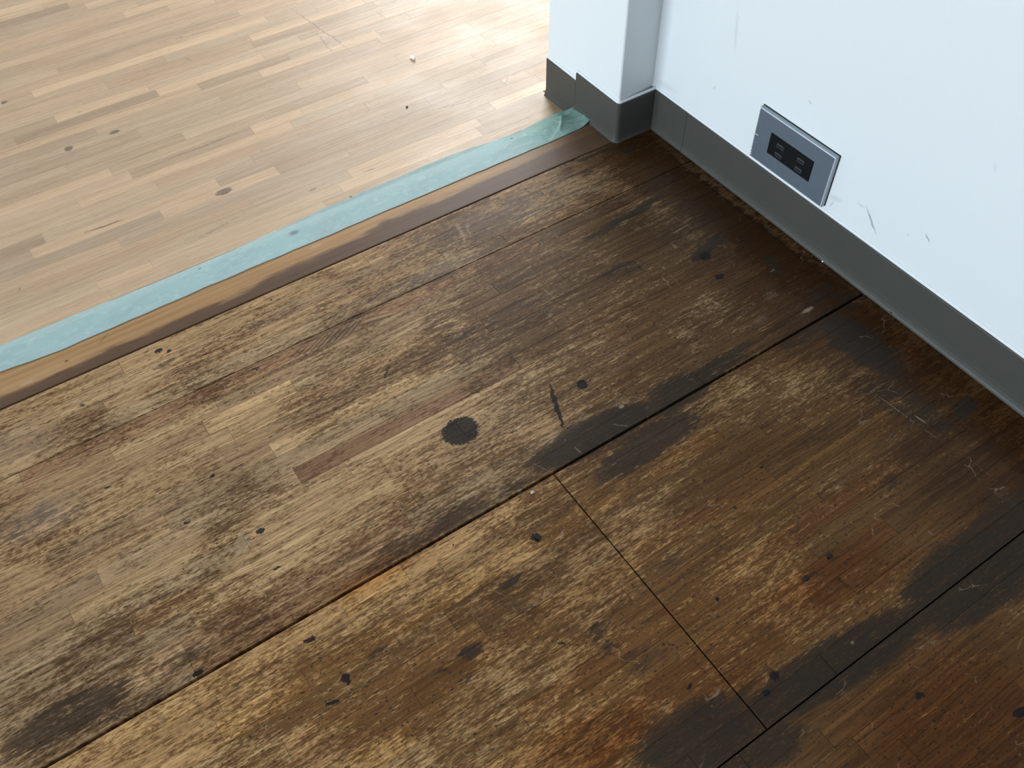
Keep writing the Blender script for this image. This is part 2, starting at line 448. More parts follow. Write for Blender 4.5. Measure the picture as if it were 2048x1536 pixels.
FIGURE = [
    # dark cathedral figure in the strip below the open joint
    stroke((580, 716), (604, 694), 0.0011, 0.57, 0.5), stroke((594, 712), (622, 686), 0.0011, 0.63, 0.5), stroke((608, 708), (640, 676), 0.0013, 0.69, 0.5),
    stroke((621, 703), (655, 668), 0.0014, 0.80, 0.5), stroke((634, 698), (668, 662), 0.0016, 0.86, 0.5), stroke((649, 692), (684, 655), 0.0018, 0.92, 0.5),
    stroke((664, 686), (700, 648), 0.0018, 0.92, 0.5), stroke((680, 679), (714, 641), 0.0018, 0.92, 0.5), stroke((697, 671), (728, 634), 0.0018, 0.86, 0.5),
    stroke((706, 655), (775, 634), 0.0018, 0.80, 0.5), stroke((722, 640), (788, 622), 0.0014, 0.69, 0.5), stroke((580, 700), (765, 612), 0.0019, 0.69, 0.5),
]
SCRATCH = [
    stroke((1745, 784), (1820, 838), 0.0009, 0.55, 0.6), stroke((1830, 831), (1853, 847), 0.0010, 0.8, 0.5),
    stroke((1840, 853), (1886, 884), 0.0007, 0.5, 0.6), stroke((1910, 897), (2030, 990), 0.0008, 0.35, 0.7),
    stroke((1055, 922), (1108, 947), 0.0005, 0.5, 0.6), stroke((1150, 895), (1163, 907), 0.0010, 0.6, 0.6),
    stroke((1080, 572), (1112, 600), 0.0012, 0.5, 0.6), stroke((1330, 540), (1370, 580), 0.0008, 0.45, 0.6),
    stroke((1360, 565), (1460, 625), 0.0008, 0.4, 0.7), stroke((1410, 595), (1445, 612), 0.0012, 0.6, 0.6),
    spot((1243, 813), 0.0035, 0.0020, 0.85, 0.4), spot((1040, 981), 0.0030, 0.0015, 0.7, 0.5),
    stroke((1340, 470), (1385, 445), 0.0012, 0.55, 0.6), stroke((1360, 450), (1390, 430), 0.0010, 0.55, 0.6),
    spot((1275, 457), 0.006, 0.003, 0.45, 0.6), spot((1195, 380), 0.012, 0.006, 0.4, 0.7),
    stroke((1095, 430), (1125, 450), 0.0010, 0.5, 0.7), stroke((1220, 440), (1265, 425), 0.0015, 0.35, 0.7),
    spot((1615, 620), 0.010, 0.003, 0.7, 0.5), stroke((975, 565), (1015, 605), 0.0007, 0.4, 0.7),
    stroke((1560, 790), (1600, 770), 0.0020, 0.4, 0.6), stroke((1715, 850), (1740, 838), 0.0020, 0.5, 0.6),
    stroke((1180, 1330), (1360, 1265), 0.0007, 0.25, 0.8), spot((1705, 1285), 0.002, 0.0016, 0.6, 0.5),
    spot((1866, 1285), 0.003, 0.002, 0.5, 0.6), stroke((1830, 1300), (1850, 1290), 0.0015, 0.5, 0.6),
    spot((1130, 880), 0.001, 0.001, 0.5, 0.5), spot((150, 580), 0.001, 0.001, 0.1, 0.5),
    stroke((1740, 600), (1790, 560), 0.0008, 0.3, 0.6), spot((1540, 590), 0.012, 0.008, 0.4, 0.7),
    spot((1330, 500), 0.014, 0.007, 0.3, 0.8), spot((1520, 640), 0.014, 0.006, 0.4, 0.7),
]


def mat_threshold():
    t = NT('varnished_board')
    pos = t.n('ShaderNodeNewGeometry').outputs['Position']
    f = t.noise(t.vmath('MULTIPLY', pos, (5, 160, 1)), 1, 4)
    col = t.mix(t.ramp(f, 0.3, 0.7), (0.34, 0.185, 0.080), (0.46, 0.27, 0.13))
    n = t.noise(t.vmath('MULTIPLY', pos, (10, 60, 1)), 1, 4, 0.6)
    sep = t.n('ShaderNodeSeparateXYZ')
    t.put(sep.inputs[0], pos)
    # trodden-in dirt along the open joint, wider towards the pillar
    edge = t.math('ADD', t.math('MULTIPLY', t.math('SUBTRACT', n, 0.5), 0.03), sep.outputs[1])
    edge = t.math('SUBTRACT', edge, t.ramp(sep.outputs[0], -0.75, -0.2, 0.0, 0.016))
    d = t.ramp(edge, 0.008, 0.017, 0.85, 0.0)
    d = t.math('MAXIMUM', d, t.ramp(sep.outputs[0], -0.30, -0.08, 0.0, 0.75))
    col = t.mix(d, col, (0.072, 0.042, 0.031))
    sp = t.blobs(pos, [spot((133, 722), 0.002, 0.0015, 0.8, 0.5), spot((770, 444), 0.010, 0.004, 0.6, 0.6),
                       stroke((200, 685), (215, 668), 0.0006, 0.6, 0.6), spot((590, 550), 0.004, 0.002, 0.5, 0.5)])
    col = t.mix(sp, col, (0.07, 0.045, 0.035))
    lt = t.blobs(pos, [spot((55, 765), 0.008, 0.002, 0.6, 0.5), spot((632, 492), 0.008, 0.0022, 0.6, 0.5)])
    col = t.mix(lt, col, (0.5, 0.34, 0.22))
    return t.done(Base_Color=col, Roughness=0.45, Specular_IOR_Level=0.14, Normal=t.bump(f, 0.06, 0.0005))


def mat_plain(name, col, rough, spec=0.5, metal=0.0, noise=0.0, nscale=40.0, bump=0.0):
    t = NT(name)
    pos = t.n('ShaderNodeNewGeometry').outputs['Position']
    n = t.noise(pos, nscale, 4)
    c = t.mix(t.ramp(n, 0.3, 0.7, 0.0, noise), col, tuple(x * 0.6 for x in col))
    kw = dict(Base_Color=c, Roughness=rough, Specular_IOR_Level=spec, Metallic=metal)
    if bump:
        kw['Normal'] = t.bump(t.noise(pos, nscale * 8, 2), 0.3, bump)
    return t.done(**kw)


def mat_wall():
    t = NT('white_wall_paint')
    pos = t.n('ShaderNodeNewGeometry').outputs['Position']
    sw = t.n('ShaderNodeSeparateXYZ')
    t.put(sw.inputs[0], pos)
    cb = t.n('ShaderNodeCombineXYZ')
    t.put(cb.inputs[0], sw.outputs[1])
    t.put(cb.inputs[1], sw.outputs[2])
    pw = t.vmath('ADD', cb.outputs[0], t.vmath('MULTIPLY', t.vmath('SUBTRACT', t.noise(pos, 220, 2, color=True), (0.5, 0.5, 0.5)), (0.003, 0.003, 0)))

    def ms(a, b, hw, s, soft=0.6):
        a, b = Vector(a), Vector(b)
        d = b - a
        return ((a.x + b.x) / 2, (a.y + b.y) / 2, d.length / 2 + hw, hw, math.atan2(d.y, d.x), s, soft)
    k = t.blobs(pw, [ms((-0.3683, 0.0986), (-0.3863, 0.0802), 0.0012, 0.75), ms((-0.4425, 0.1161), (-0.4482, 0.1119), 0.0009, 0.7),
                     ms((-0.2545, 0.1750), (-0.2565, 0.1734), 0.0010, 0.45), ms((-0.3213, 0.0725), (-0.3240, 0.0790), 0.0010, 0.5),
                     ms((-0.3200, 0.084), (-0.3300, 0.0870), 0.0030, 0.20), ms((-0.1261, 0.2191), (-0.1318, 0.1811), 0.0022, 0.16),
                     ms((-0.4234, 0.1021), (-0.4240, 0.1030), 0.0010, 0.3), ms((-0.355, 0.0985), (-0.362, 0.0990), 0.0010, 0.3),
                     ms((-0.4761, 0.2275), (-0.4781, 0.2235), 0.0020, 0.12), ms((-0.04, 0.075), (-0.01, 0.072), 0.004, 0.12),
                     ms((-0.110, 0.115), (-0.112, 0.117), 0.0012, 0.25)])
    col = t.mix(k, (0.70, 0.735, 0.755), (0.20, 0.22, 0.25))
    n = t.noise(pos, 3.0, 3)
    col = t.mix(t.ramp(n, 0.4, 0.7, 0, 0.05), col, (0.61, 0.65, 0.68))
    return t.done(Base_Color=col, Roughness=0.55, Specular_IOR_Level=0.35, Normal=t.bump(t.noise(pos, 260, 3), 0.10, 0.0005))


def mat_tape():
    t = NT('green_masking_tape')
    pos = t.n('ShaderNodeNewGeometry').outputs['Position']
    n = t.noise(t.vmath('MULTIPLY', pos, (75, 150, 90)), 1, 5, 0.68, 1.0)
    n2 = t.noise(t.vmath('MULTIPLY', pos, (14, 60, 20)), 1, 3)
    w = t.ramp(n, 0.47, 0.64)
    w = t.math('MULTIPLY', w, t.ramp(n2, 0.30, 0.55))
    sep = t.n('ShaderNodeSeparateXYZ')
    t.put(sep.inputs[0], pos)
    base = t.mix(t.ramp(sep.outputs[0], -0.22, -0.10), (0.64, 0.815, 0.80), (0.38, 0.62, 0.54))
    base = t.mix(t.ramp(n2, 0.3, 0.7, 0, 0.35), base, t.mix(1.0, base, (0.82, 0.88, 0.92), 'MULTIPLY'))
    w = t.math('MULTIPLY', w, 0.5)
    col = t.mix(w, base, (0.86, 0.96, 0.95))
    sp = t.blobs(pos, [spot((588, 466), 0.006, 0.004, 0.5, 0.6), spot((399, 536), 0.002, 0.002, 0.6, 0.5), spot((1023, 275), 0.002, 0.003, 0.9, 0.4)])
    col = t.mix(sp, col, (0.10, 0.15, 0.16))
    # creases turned pale where the tape came loose
    cr = t.blobs(pos, [stroke((1100, 279), (1124, 241), 0.0016, 0.75, 0.6, 0.003), stroke((1108, 238), (1124, 242), 0.0016, 0.6, 0.6, 0.003),
                       stroke((1134, 247), (1152, 249), 0.0016, 0.6, 0.6, 0.003), stroke((1150, 249), (1168, 261), 0.0016, 0.6, 0.6, 0.003)])
    col = t.mix(cr, col, (0.66, 0.88, 0.82))
    return t.done(Base_Color=col, Roughness=0.55, Specular_IOR_Level=0.25, Normal=t.bump(n, 0.25, 0.0012))


def mat_vinyl():
    t = NT('grey_vinyl')
    pos = t.n('ShaderNodeNewGeometry').outputs['Position']
    n = t.noise(pos, 30, 4)
    col = t.mix(t.ramp(n, 0.3, 0.7, 0, 0.3), (0.058, 0.057, 0.050), (0.049, 0.050, 0.045))
    fl = t.n('ShaderNodeTexVoronoi')
    t.put(fl.inputs['Vector'], pos)
    fl.inputs['Scale'].default_value = 45
    s = t.math('MULTIPLY', t.ramp(fl.outputs['Distance'], 0.03, 0.07, 1, 0), t.ramp(t.noise(pos, 13, 2), 0.62, 0.66))
    col = t.mix(s, col, (0.02, 0.02, 0.02))
    return t.done(Base_Color=col, Roughness=0.5, Specular_IOR_Level=0.3, Normal=t.bump(t.noise(pos, 500, 2), 0.08, 0.0003))


M_CLEAN = mat_clean()
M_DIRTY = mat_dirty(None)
REGION = {}


def dirty_for(x0, x1, y0, y1):
    row = int((B0 - (y0 + y1) / 2) / PITCH + 100) - 100
    kr = next(i for i, r in enumerate((1, 4, 7, 10, 13, 15, 17, 20, 24, 27, 30, 34, 99)) if row <= r)
    xm = (x0 + x1) / 2
    kx = int((xm + 2) / 0.22)
    m, boxes = REGION.setdefault((kr, kx), [None, []])
    boxes.append((x0, x1, y0, y1))
    return (kr, kx)
M_JOINT = mat_plain('joint_dirt', (0.020, 0.015, 0.011), 0.9, 0.2, noise=0.4)
M_JOINT_CLEAN = mat_plain('joint_wood', (0.20, 0.125, 0.07), 0.8, 0.2, noise=0.4)
M_THRESH = mat_threshold()
M_WALL = mat_wall()
M_CEIL = mat_plain('ceiling_paint', (0.30, 0.31, 0.32), 0.8, 0.2, noise=0.05, nscale=4)
M_BACK = mat_plain('plain_wall_paint', (0.78, 0.80, 0.82), 0.8, 0.2, noise=0.05, nscale=4)
M_VINYL = mat_vinyl()
M_TAPE = mat_tape()
M_FRAME = mat_plain('window_frame_paint', (0.55, 0.56, 0.57), 0.4, 0.4, noise=0.1)
M_STEEL = mat_plain('brushed_plate', (0.175, 0.215, 0.27), 0.40, 0.5, 0.55, 0.12, 90, 0.0)
M_BLACK = mat_plain('black_socket', (0.006, 0.007, 0.008), 0.42, 0.22, noise=0.3)
M_RUBBER = mat_plain('flat_black', (0.008, 0.008, 0.008), 0.7, 0.3, noise=0.3)
M_WHITE = mat_plain('white_bit', (0.85, 0.85, 0.83), 0.6, 0.3, noise=0.05)
M_SPECK = mat_plain('dark_crumb', (0.02, 0.018, 0.016), 0.8, 0.3, noise=0.5)
M_CHIP = mat_plain('pale_crumb', (0.55, 0.50, 0.44), 0.8, 0.3, noise=0.3)

# ------------------------------------------------------------------ setting
B0, PITCH = -0.0985, 0.02186      # first open joint of the old floor, width of a strip
CL = -0.013                       # level of the cleaned floor, one step below the old one
PX, PY0, PY1 = -0.0636, -0.0070, 0.157   # pillar
H = 0.060                         # skirting height
CEIL = 2.6

wall = box('wall_right', (0.0, 0.14, -3.0, 0.0, -0.02, CEIL), M_WALL)
tag(wall, 'white painted wall behind the metal socket plate', kind='structure')
bm = bmesh.new()
pv = [(PX, PY0), (PX, PY1), (0.14, PY1), (0.14, 0.0), (0.0, 0.0)]
lo = [bm.verts.new((x, y, -0.03)) for x, y in pv]
hi = [bm.verts.new((x, y, CEIL)) for x, y in pv]
n = len(pv)
for i in range(n):
    bm.faces.new((lo[i], lo[(i + 1) % n], hi[(i + 1) % n], hi[i]))
bm.faces.new(lo)
bm.faces.new(hi)
ve = [e for e in bm.edges if abs(e.verts[0].co.z - e.verts[1].co.z) > 1 and e.verts[0].co.x < PX + 0.001]
bmesh.ops.bevel(bm, geom=ve, offset=0.0035, segments=3, affect='EDGES', profile=0.6)
pil = from_bm('pillar', bm, M_WALL)
tag(pil, 'white pillar at the end of the wall beside the tape', kind='structure')

wb = box('wall_back', (-4.62, 0.14, -3.12, -3.0, -0.03, CEIL), M_BACK); tag(wb, 'plain white wall behind the camera', kind='structure')
wr = box('wall_hall', (4.5, 4.62, 0.12, FAR_Y, -0.03, CEIL), M_WALL); tag(wr, 'plain white wall beyond the pillar', kind='structure')
wp = box('wall_partition', (0.14, 4.62, -0.02, 0.12, -0.03, CEIL), M_WALL); tag(wp, 'white partition running on behind the pillar', kind='structure')


def wall_with_openings(name, along, lo, hi, wins, near, far):
    """wall running along x or y with rectangular openings"""
    bm = bmesh.new()

    def bx(a, b, z0, z1):
        if along == 'x': add_box(bm, a, b, near, far, z0, z1)
        else: add_box(bm, near, far, a, b, z0, z1)
    cuts = sorted([lo, hi] + [v for w in wins for v in w[:2]])
    for a, b in zip(cuts[:-1], cuts[1:]):
        w = next((w for w in wins if w[0] < (a + b) / 2 < w[1]), None)
        if w is None:
            bx(a, b, -0.03, CEIL)
        else:
            bx(a, b, -0.03, w[2])
            bx(a, b, w[3], CEIL)
    return from_bm(name, bm, M_BACK)


def window_frame(name, along, w, near, far):
    bm = bmesh.new()
    t_ = 0.05

    def bx(a, b, z0, z1):
        if along == 'x': add_box(bm, a, b, near, far, z0, z1)
        else: add_box(bm, near, far, a, b, z0, z1)
    bx(w[0], w[1], w[2], w[2] + t_)
    bx(w[0], w[1], w[3] - t_, w[3])
    for xx in (w[0], (w[0] + w[1]) / 2 - t_ / 2, w[1] - t_):
        bx(xx, xx + t_, w[2] + t_, w[3] - t_)
    return from_bm(name, bm, M_FRAME)


tag(wall_with_openings('wall_far', 'x', -4.62, 4.62, WIN, FAR_Y, FAR_Y + 0.12), 'white wall with a wide window far beyond the tape', kind='structure')
tag(wall_with_openings('wall_left', 'y', -3.0, FAR_Y, WIN_L, LEFT_X - 0.12, LEFT_X), 'white wall with an unseen, assumed low window on the left of the room', kind='structure')
tag(window_frame('window_1', 'x', WIN[0], FAR_Y - 0.01, FAR_Y + 0.06), 'pale frame of the wide window in the far wall', kind='structure')
tag(window_frame('window_assumed', 'y', WIN_L[0], LEFT_X - 0.06, LEFT_X + 0.01), 'pale frame of the unseen, assumed low window in the left wall', kind='structure')
ce = box('ceiling', (-4.62, 4.62, -3.12, FAR_Y + 0.12, CEIL, CEIL + 0.1), M_CEIL); tag(ce, 'plain grey ceiling', kind='structure')

# ------------------------------------------------------------------ floors
TH = 0.008
floor_old = box('floor', (-4.5, 0.0, -3.0, -0.004, -0.05, -TH), M_JOINT)
tag(floor_old, 'old oak strip floor, dark with dirt and worn through its varnish', kind='structure')
floor_new = box('floor', (-4.5, 4.5, 0.104, FAR_Y, -0.06, CL - TH), M_JOINT_CLEAN)
tag(floor_new, 'cleaned pale oak strip floor beyond the green tape', kind='structure')


def plank(name, x0, x1, y0, y1, z, parent, mat, tint, gap=0.00005, bev=0.0002, dz=0.0):
    x0 += gap * 2; x1 -= gap * 2; y0 += gap; y1 -= gap
    b = min(bev, (x1 - x0) / 3, (y1 - y0) / 3)
    zt = z + dz
    v = []
    for q, zz in ((0.0, z - TH), (0.0, zt - b), (b, zt)):
        v += [(x0 + q, y0 + q, zz), (x1 - q, y0 + q, zz), (x1 - q, y1 - q, zz), (x0 + q, y1 - q, zz)]
    f = [(8, 9, 10, 11)]
    for r in (0, 4):
        for i in range(4):
            f.append((r + i, r + (i + 1) % 4, r + 4 + (i + 1) % 4, r + 4 + i))
    me = bpy.data.meshes.new(name)
    me.from_pydata(v, [], f)
    o = link(name, me, mat, parent)
    o.color = (*tint, 1)
    return o


def tintv(k, warm=0.0):
    return (k * (1 + warm), k, k * (1 - warm))


def fill_row(x_lo, x_hi, joints, lmin, lmax, rng):
    """break a row at the joints read off the photograph, and cut what is left too long"""
    js = sorted([j for j in joints if x_lo < j < x_hi])
    pts = [x_lo] + js + [x_hi]
    out = [x_lo]
    for a, b in zip(pts[:-1], pts[1:]):
        L = b - a
        k = max(1, int(math.ceil(L / lmax)))
        if k > 1:
            cuts = sorted(a + L * (i + rng.uniform(-0.25, 0.25)) / k for i in range(1, k))
            out += cuts
        out.append(b)
    return out


OLD_J = {-4: [-0.46], -3: [-0.62, -0.21], -2: [-0.80, -0.38], -1: [-0.55, -0.30], 0: [-0.90], 1: [-0.8135, -0.70], 2: [-0.7212, -0.62], 3: [-0.702, -0.45], 4: [-0.7511, -0.40], 5: [-0.9035, -0.675, -0.453],
         6: [-0.7953, -0.561, -0.331], 7: [-0.8688, -0.667, -0.40], 8: [-0.902, -0.62, -0.267], 9: [-0.74, -0.50], 10: [-0.86, -0.55], 11: [-0.812, -0.583],
         12: [-0.8285, -0.60, -0.33], 13: [-0.8285, -0.52, -0.25], 14: [-0.6945, -0.63, -0.181], 15: [-0.8215, -0.60, -0.181], 16: [-0.751, -0.83, -0.28],
         17: [-0.62, -0.241], 18: [-0.79, -0.60, -0.20], 19: [-0.68, -0.2725], 20: [-0.753, -0.6962, -0.473, -0.3605], 21: [-0.57, -0.2515],
         22: [-0.6145, -0.16], 23: [-0.72, -0.302], 24: [-0.5455, -0.22], 25: [-0.66, -0.30], 26: [-0.60, -0.4145], 27: [-0.52, -0.37, -0.259]}
OLD_T = [(0, -0.90, -0.30, (0.92, 0.82, 0.80)), (1, -0.8135, -0.70, (1.22, 1.20, 1.15)), (2, -0.7212, -0.62, (1.30, 1.27, 1.18)), (2, -1.1, -0.7212, (0.86, 0.82, 0.80)),
         (3, -0.702, -0.45, (1.15, 1.12, 1.05)), (4, -1.1, -0.7511, (1.12, 1.1, 1.02)), (4, -0.7511, -0.40, (0.88, 0.85, 0.82)), (5, -0.675, -0.453, (1.16, 1.14, 1.08)),
         (7, -0.667, -0.40, (0.72, 0.64, 0.64)), (7, -1.2, -0.8688, (0.72, 0.70, 0.70)), (8, -1.2, -0.902, (0.80, 0.78, 0.76)), (8, -0.902, -0.62, (1.05, 1.05, 1.0)),
         (10, -0.86, -0.55, (1.15, 1.13, 1.05)), (11, -0.812, -0.583, (1.12, 1.10, 1.02)), (12, -0.8285, -0.60, (0.85, 0.78, 0.74)), (13, -0.8285, -0.52, (0.80, 0.70, 0.62)),
         (14, -0.6945, -0.63, (1.25, 1.18, 1.02)), (14, -1.1, -0.6945, (1.15, 1.13, 1.08)), (16, -0.83, -0.751, (1.25, 1.2, 1.08)), (16, -0.751, -0.28, (1.12, 1.08, 0.98)),
         (20, -0.753, -0.6962, (1.25, 1.18, 1.02)), (20, -0.3605, 0, (1.15, 1.12, 1.0)), (19, -0.68, -0.2725, (1.0, 0.92, 0.82)), (21, -0.57, -0.2515, (1.08, 1.04, 0.94)),
         (22, -0.6145, -0.16, (0.98, 0.86, 0.74)), (23, -0.72, -0.302, (1.18, 1.12, 0.98)), (24, -0.5455, -0.22, (1.05, 0.90, 0.76)), (25, -0.66, -0.30, (1.0, 0.88, 0.74)), (26, -0.4145, 0, (1.15, 1.1, 0.98)),
         (-3, -0.62, -0.21, (0.92, 0.90, 0.90)), (-2, -0.80, -0.38, (1.0, 0.96, 0.92)), (-4, -1.2, -0.46, (1.12, 1.08, 1.0)), (-1, -0.55, -0.30, (0.88, 0.88, 0.9))]
NEW_J = {0: [-0.74, -0.45], 1: [-0.748, -0.680, -0.418, -0.196], 2: [-0.394, -0.184, -0.63], 3: [-0.53, -0.147], 4: [-0.70, -0.374, -0.05], 5: [-0.636, -0.472, -0.10], 6: [-0.799, -0.55, -0.22], 7: [-0.778, -0.49, -0.18],
         8: [-0.62, -0.30], 9: [-0.72, -0.41, -0.10], 10: [-0.642, -0.463, -0.384], 11: [-0.663, -0.435, -0.268], 12: [-0.55, -0.20], 13: [-0.71, -0.36], 14: [-0.60, -0.27], 15: [-0.47], 16: [-0.65, -0.394, -0.189],
         17: [-0.485, -0.337], 18: [-0.753, -0.543, -0.37], 19: [-0.690, -0.550, -0.30], 20: [-0.371, -0.150], 21: [-0.365, -0.161, -0.6], 22: [-0.5], 23: [-0.70, -0.319], 24: [-0.45], 30: [-0.509, -0.25], 34: [-0.577]}
NEW_T = [(19, -0.690, -0.550, 1.26), (18, -0.753, -0.543, 0.72), (18, -0.543, -0.37, 1.24), (10, -0.463, -0.384, 1.24), (10, -0.384, 0.3, 1.18), (11, -0.435, -0.268, 0.84), (2, -0.394, -0.184, 1.20),
         (1, -0.418, -0.196, 1.24), (3, -0.147, 0.3, 1.30), (23, -0.70, -0.319, 1.24), (11, -1.2, -0.663, 1.18), (5, -0.636, -0.472, 1.14), (6, -0.799, -0.55, 1.12), (1, -0.748, -0.680, 1.14), (7, -1.2, -0.778, 0.74),
         (0, -1.2, -0.74, 1.14), (34, -1.2, -0.577, 0.68), (30, -0.509, -0.25, 1.2), (20, -0.371, -0.150, 0.82), (21, -0.365, -0.161, 1.2), (17, -0.485, -0.337, 0.78), (16, -0.394, -0.189, 1.18), (10, -0.642, -0.463, 0.84),
         (4, -0.374, -0.05, 0.92), (0, -0.45, -0.1, 0.96), (36, -1.2, -0.5, 1.2)]
rng = random.Random(11)


def find_tint(tab, r, xm):
    for q in tab:
        if q[0] == r and q[1] - 1e-6 <= xm <= q[2] + 1e-6:
            v = q[3]
            return v if isinstance(v, tuple) else tintv(1 + (v - 1) * 0.8, 0.02)
    return None


SEAM = 0.0013
far_old, far_new = [], []
OLD_PLANKS = []
for r in range(-4, 92):
    y1, y0 = B0 - r * PITCH, B0 - (r + 1) * PITCH
    if r == -4: y1 = -0.0062
    if r in (0, 14, 28, 42, 56, 70, 84): y1 -= SEAM * {0: 0.6, 14: 1.2}.get(r, 0.5)     # open joints between panels
    if r in (-1, 13, 27, 41, 55, 69, 83): y0 += SEAM * {-1: 0.3, 13: 1.3}.get(r, 0.5)
    near = r <= 37
    x_lo = (-1.06 + max(0, r - 13) * 0.019) if near else -2.6
    if near: x_lo = max(-1.06, min(x_lo, -0.40))
    joints = list(OLD_J.get(r, []))
    cross = 14 <= r <= 27
    if cross: joints.append(-0.4525)
    if r > 27: joints += [rng.uniform(-0.5, -0.2)]
    pts = fill_row(x_lo, -0.0005, joints, 0.36, 0.42, rng) if near else fill_row(-2.6, -0.0005, [], 0.3, 0.45, rng)
    for a, b in zip(pts[:-1], pts[1:]):
        xa, xb = a, b
        if cross and abs(a + 0.4525) < 1e-6: xa += 0.0006
        if cross and abs(b + 0.4525) < 1e-6: xb -= 0.0006
        tn = find_tint(OLD_T, r, (a + b) / 2)
        if tn is None:
            k = rng.choice((0.88, 0.93, 0.97, 1.0, 1.03, 1.07))
            w = rng.uniform(-0.02, 0.05)
            tn = tintv(k, w)
        if r >= 14: tn = (tn[0] * 1.10, tn[1] * 1.02, tn[2] * 0.86)      # yellower boards on this side of the joint
        if near:
            o = plank('plank', xa, xb, y0, y1, 0.0, floor_old, None, tn, dz=rng.uniform(-0.00012, 0.00006))
            OLD_PLANKS.append((o, dirty_for(xa, xb, y0, y1)))
        else:
            far_old.append((xa, xb, y0, y1, 0.0))
    if near and x_lo > -2.6:
        far_old.append((-2.6, x_lo, y0, y1, 0.0))

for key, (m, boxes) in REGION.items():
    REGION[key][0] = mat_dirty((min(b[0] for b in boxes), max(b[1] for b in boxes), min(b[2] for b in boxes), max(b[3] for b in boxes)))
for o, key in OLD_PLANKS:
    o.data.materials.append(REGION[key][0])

N0, NP = 0.1038, 0.0211
for r in range(0, 110):
    y0, y1 = N0 + r * NP, N0 + (r + 1) * NP
    near = r <= 39
    xl, xr = -1.0, 0.30
    if near:
        # only as wide as the photograph shows
        xl = -0.93 + r * 0.0055
        xr = PX - 0.0005 if y0 < PY1 else min(0.30, 0.16)
        if r > 12: xr = 0.16 - (r - 12) * 0.013
    pts = fill_row(xl, xr, NEW_J.get(r, []) or ([rng.uniform(-0.7, -0.3)] if near else []), 0.36, 0.42, rng) if near else fill_row(-2.2, 2.2, [], 0.3, 0.5, rng)
    for a, b in zip(pts[:-1], pts[1:]):
        tn = find_tint(NEW_T, r, (a + b) / 2)
        if tn is None:
            k = rng.choice((0.88, 0.93, 0.97, 1.0, 1.0, 1.04, 1.1))
            tn = tintv(k, rng.uniform(-0.02, 0.03))
        if near:
            plank('plank', a, b, y0, y1, CL, floor_new, M_CLEAN, tn, gap=0.00002, bev=0.0001, dz=rng.uniform(-0.00003, 0.00003))
        else:
            far_new.append((a, b, y0, y1, CL))
    if near:
        far_new.append((-2.2, xl, y0, y1, CL))
        if y0 >= PY1: far_new.append((xr, 2.2, y0, y1, CL))


def far_planks(items, parent, mat):
    v, f = [], []
    for x0, x1, y0, y1, z in items:
        b = len(v)
        g = 0.00015
        v += [(x0 + g, y0 + g, z - TH), (x1 - g, y0 + g, z - TH), (x1 - g, y1 - g, z - TH), (x0 + g, y1 - g, z - TH),
              (x0 + g, y0 + g, z), (x1 - g, y0 + g, z), (x1 - g, y1 - g, z), (x0 + g, y1 - g, z)]
        f += [(b + 4, b + 5, b + 6, b + 7), (b, b + 1, b + 5, b + 4), (b + 1, b + 2, b + 6, b + 5), (b + 2, b + 3, b + 7, b + 6), (b + 3, b, b + 4, b + 7)]
    me = bpy.data.meshes.new('plank_field')
    me.from_pydata(v, [], f)
    o = link('plank_field', me, mat, parent)
    o['kind'] = 'stuff'
    return o


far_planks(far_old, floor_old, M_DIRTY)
far_planks(far_new, floor_new, M_CLEAN)

# border board between the two floors: flat, then eased down to the lower floor (under the tape)
prof = [(-0.0040, -0.03), (-0.0040, -0.0004), (-0.0034, 0.0), (0.074, 0.0), (0.080, -0.0010), (0.0995, -0.0110), (0.1030, -0.0135), (0.1030, -0.03)]


def extrude_x(name, prof, x0, x1, mat, parent=None, seg=1):
    bm = bmesh.new()
    rings = []
    for i in range(seg + 1):
        x = x0 + (x1 - x0) * i / seg
        rings.append([bm.verts.new((x, y, z)) for y, z in prof])
    k = len(prof)
    for a, b in zip(rings[:-1], rings[1:]):
        for i in range(k):
            bm.faces.new((a[i], a[(i + 1) % k], b[(i + 1) % k], b[i]))
    bm.faces.new(rings[0])
    bm.faces.new(rings[-1])
    return from_bm(name, bm, mat, parent)


tr = extrude_x('trim_1', prof, -4.5, PX + 0.001, M_THRESH)
tag(tr, 'orange varnished border board between the dirty and the cleaned floor', kind='structure')

# ------------------------------------------------------------------ skirting (vinyl cove with a flared toe)
SK = [(0.0000, 0.0), (0.0052, 0.0), (0.0053, 0.0007), (0.0044, 0.0018), (0.0033, 0.0040), (0.0025, 0.0080), (0.0021, 0.0140),
      (0.0020, 0.058), (0.0016, 0.0596), (0.0008, 0.0600), (0.0, 0.0600)]


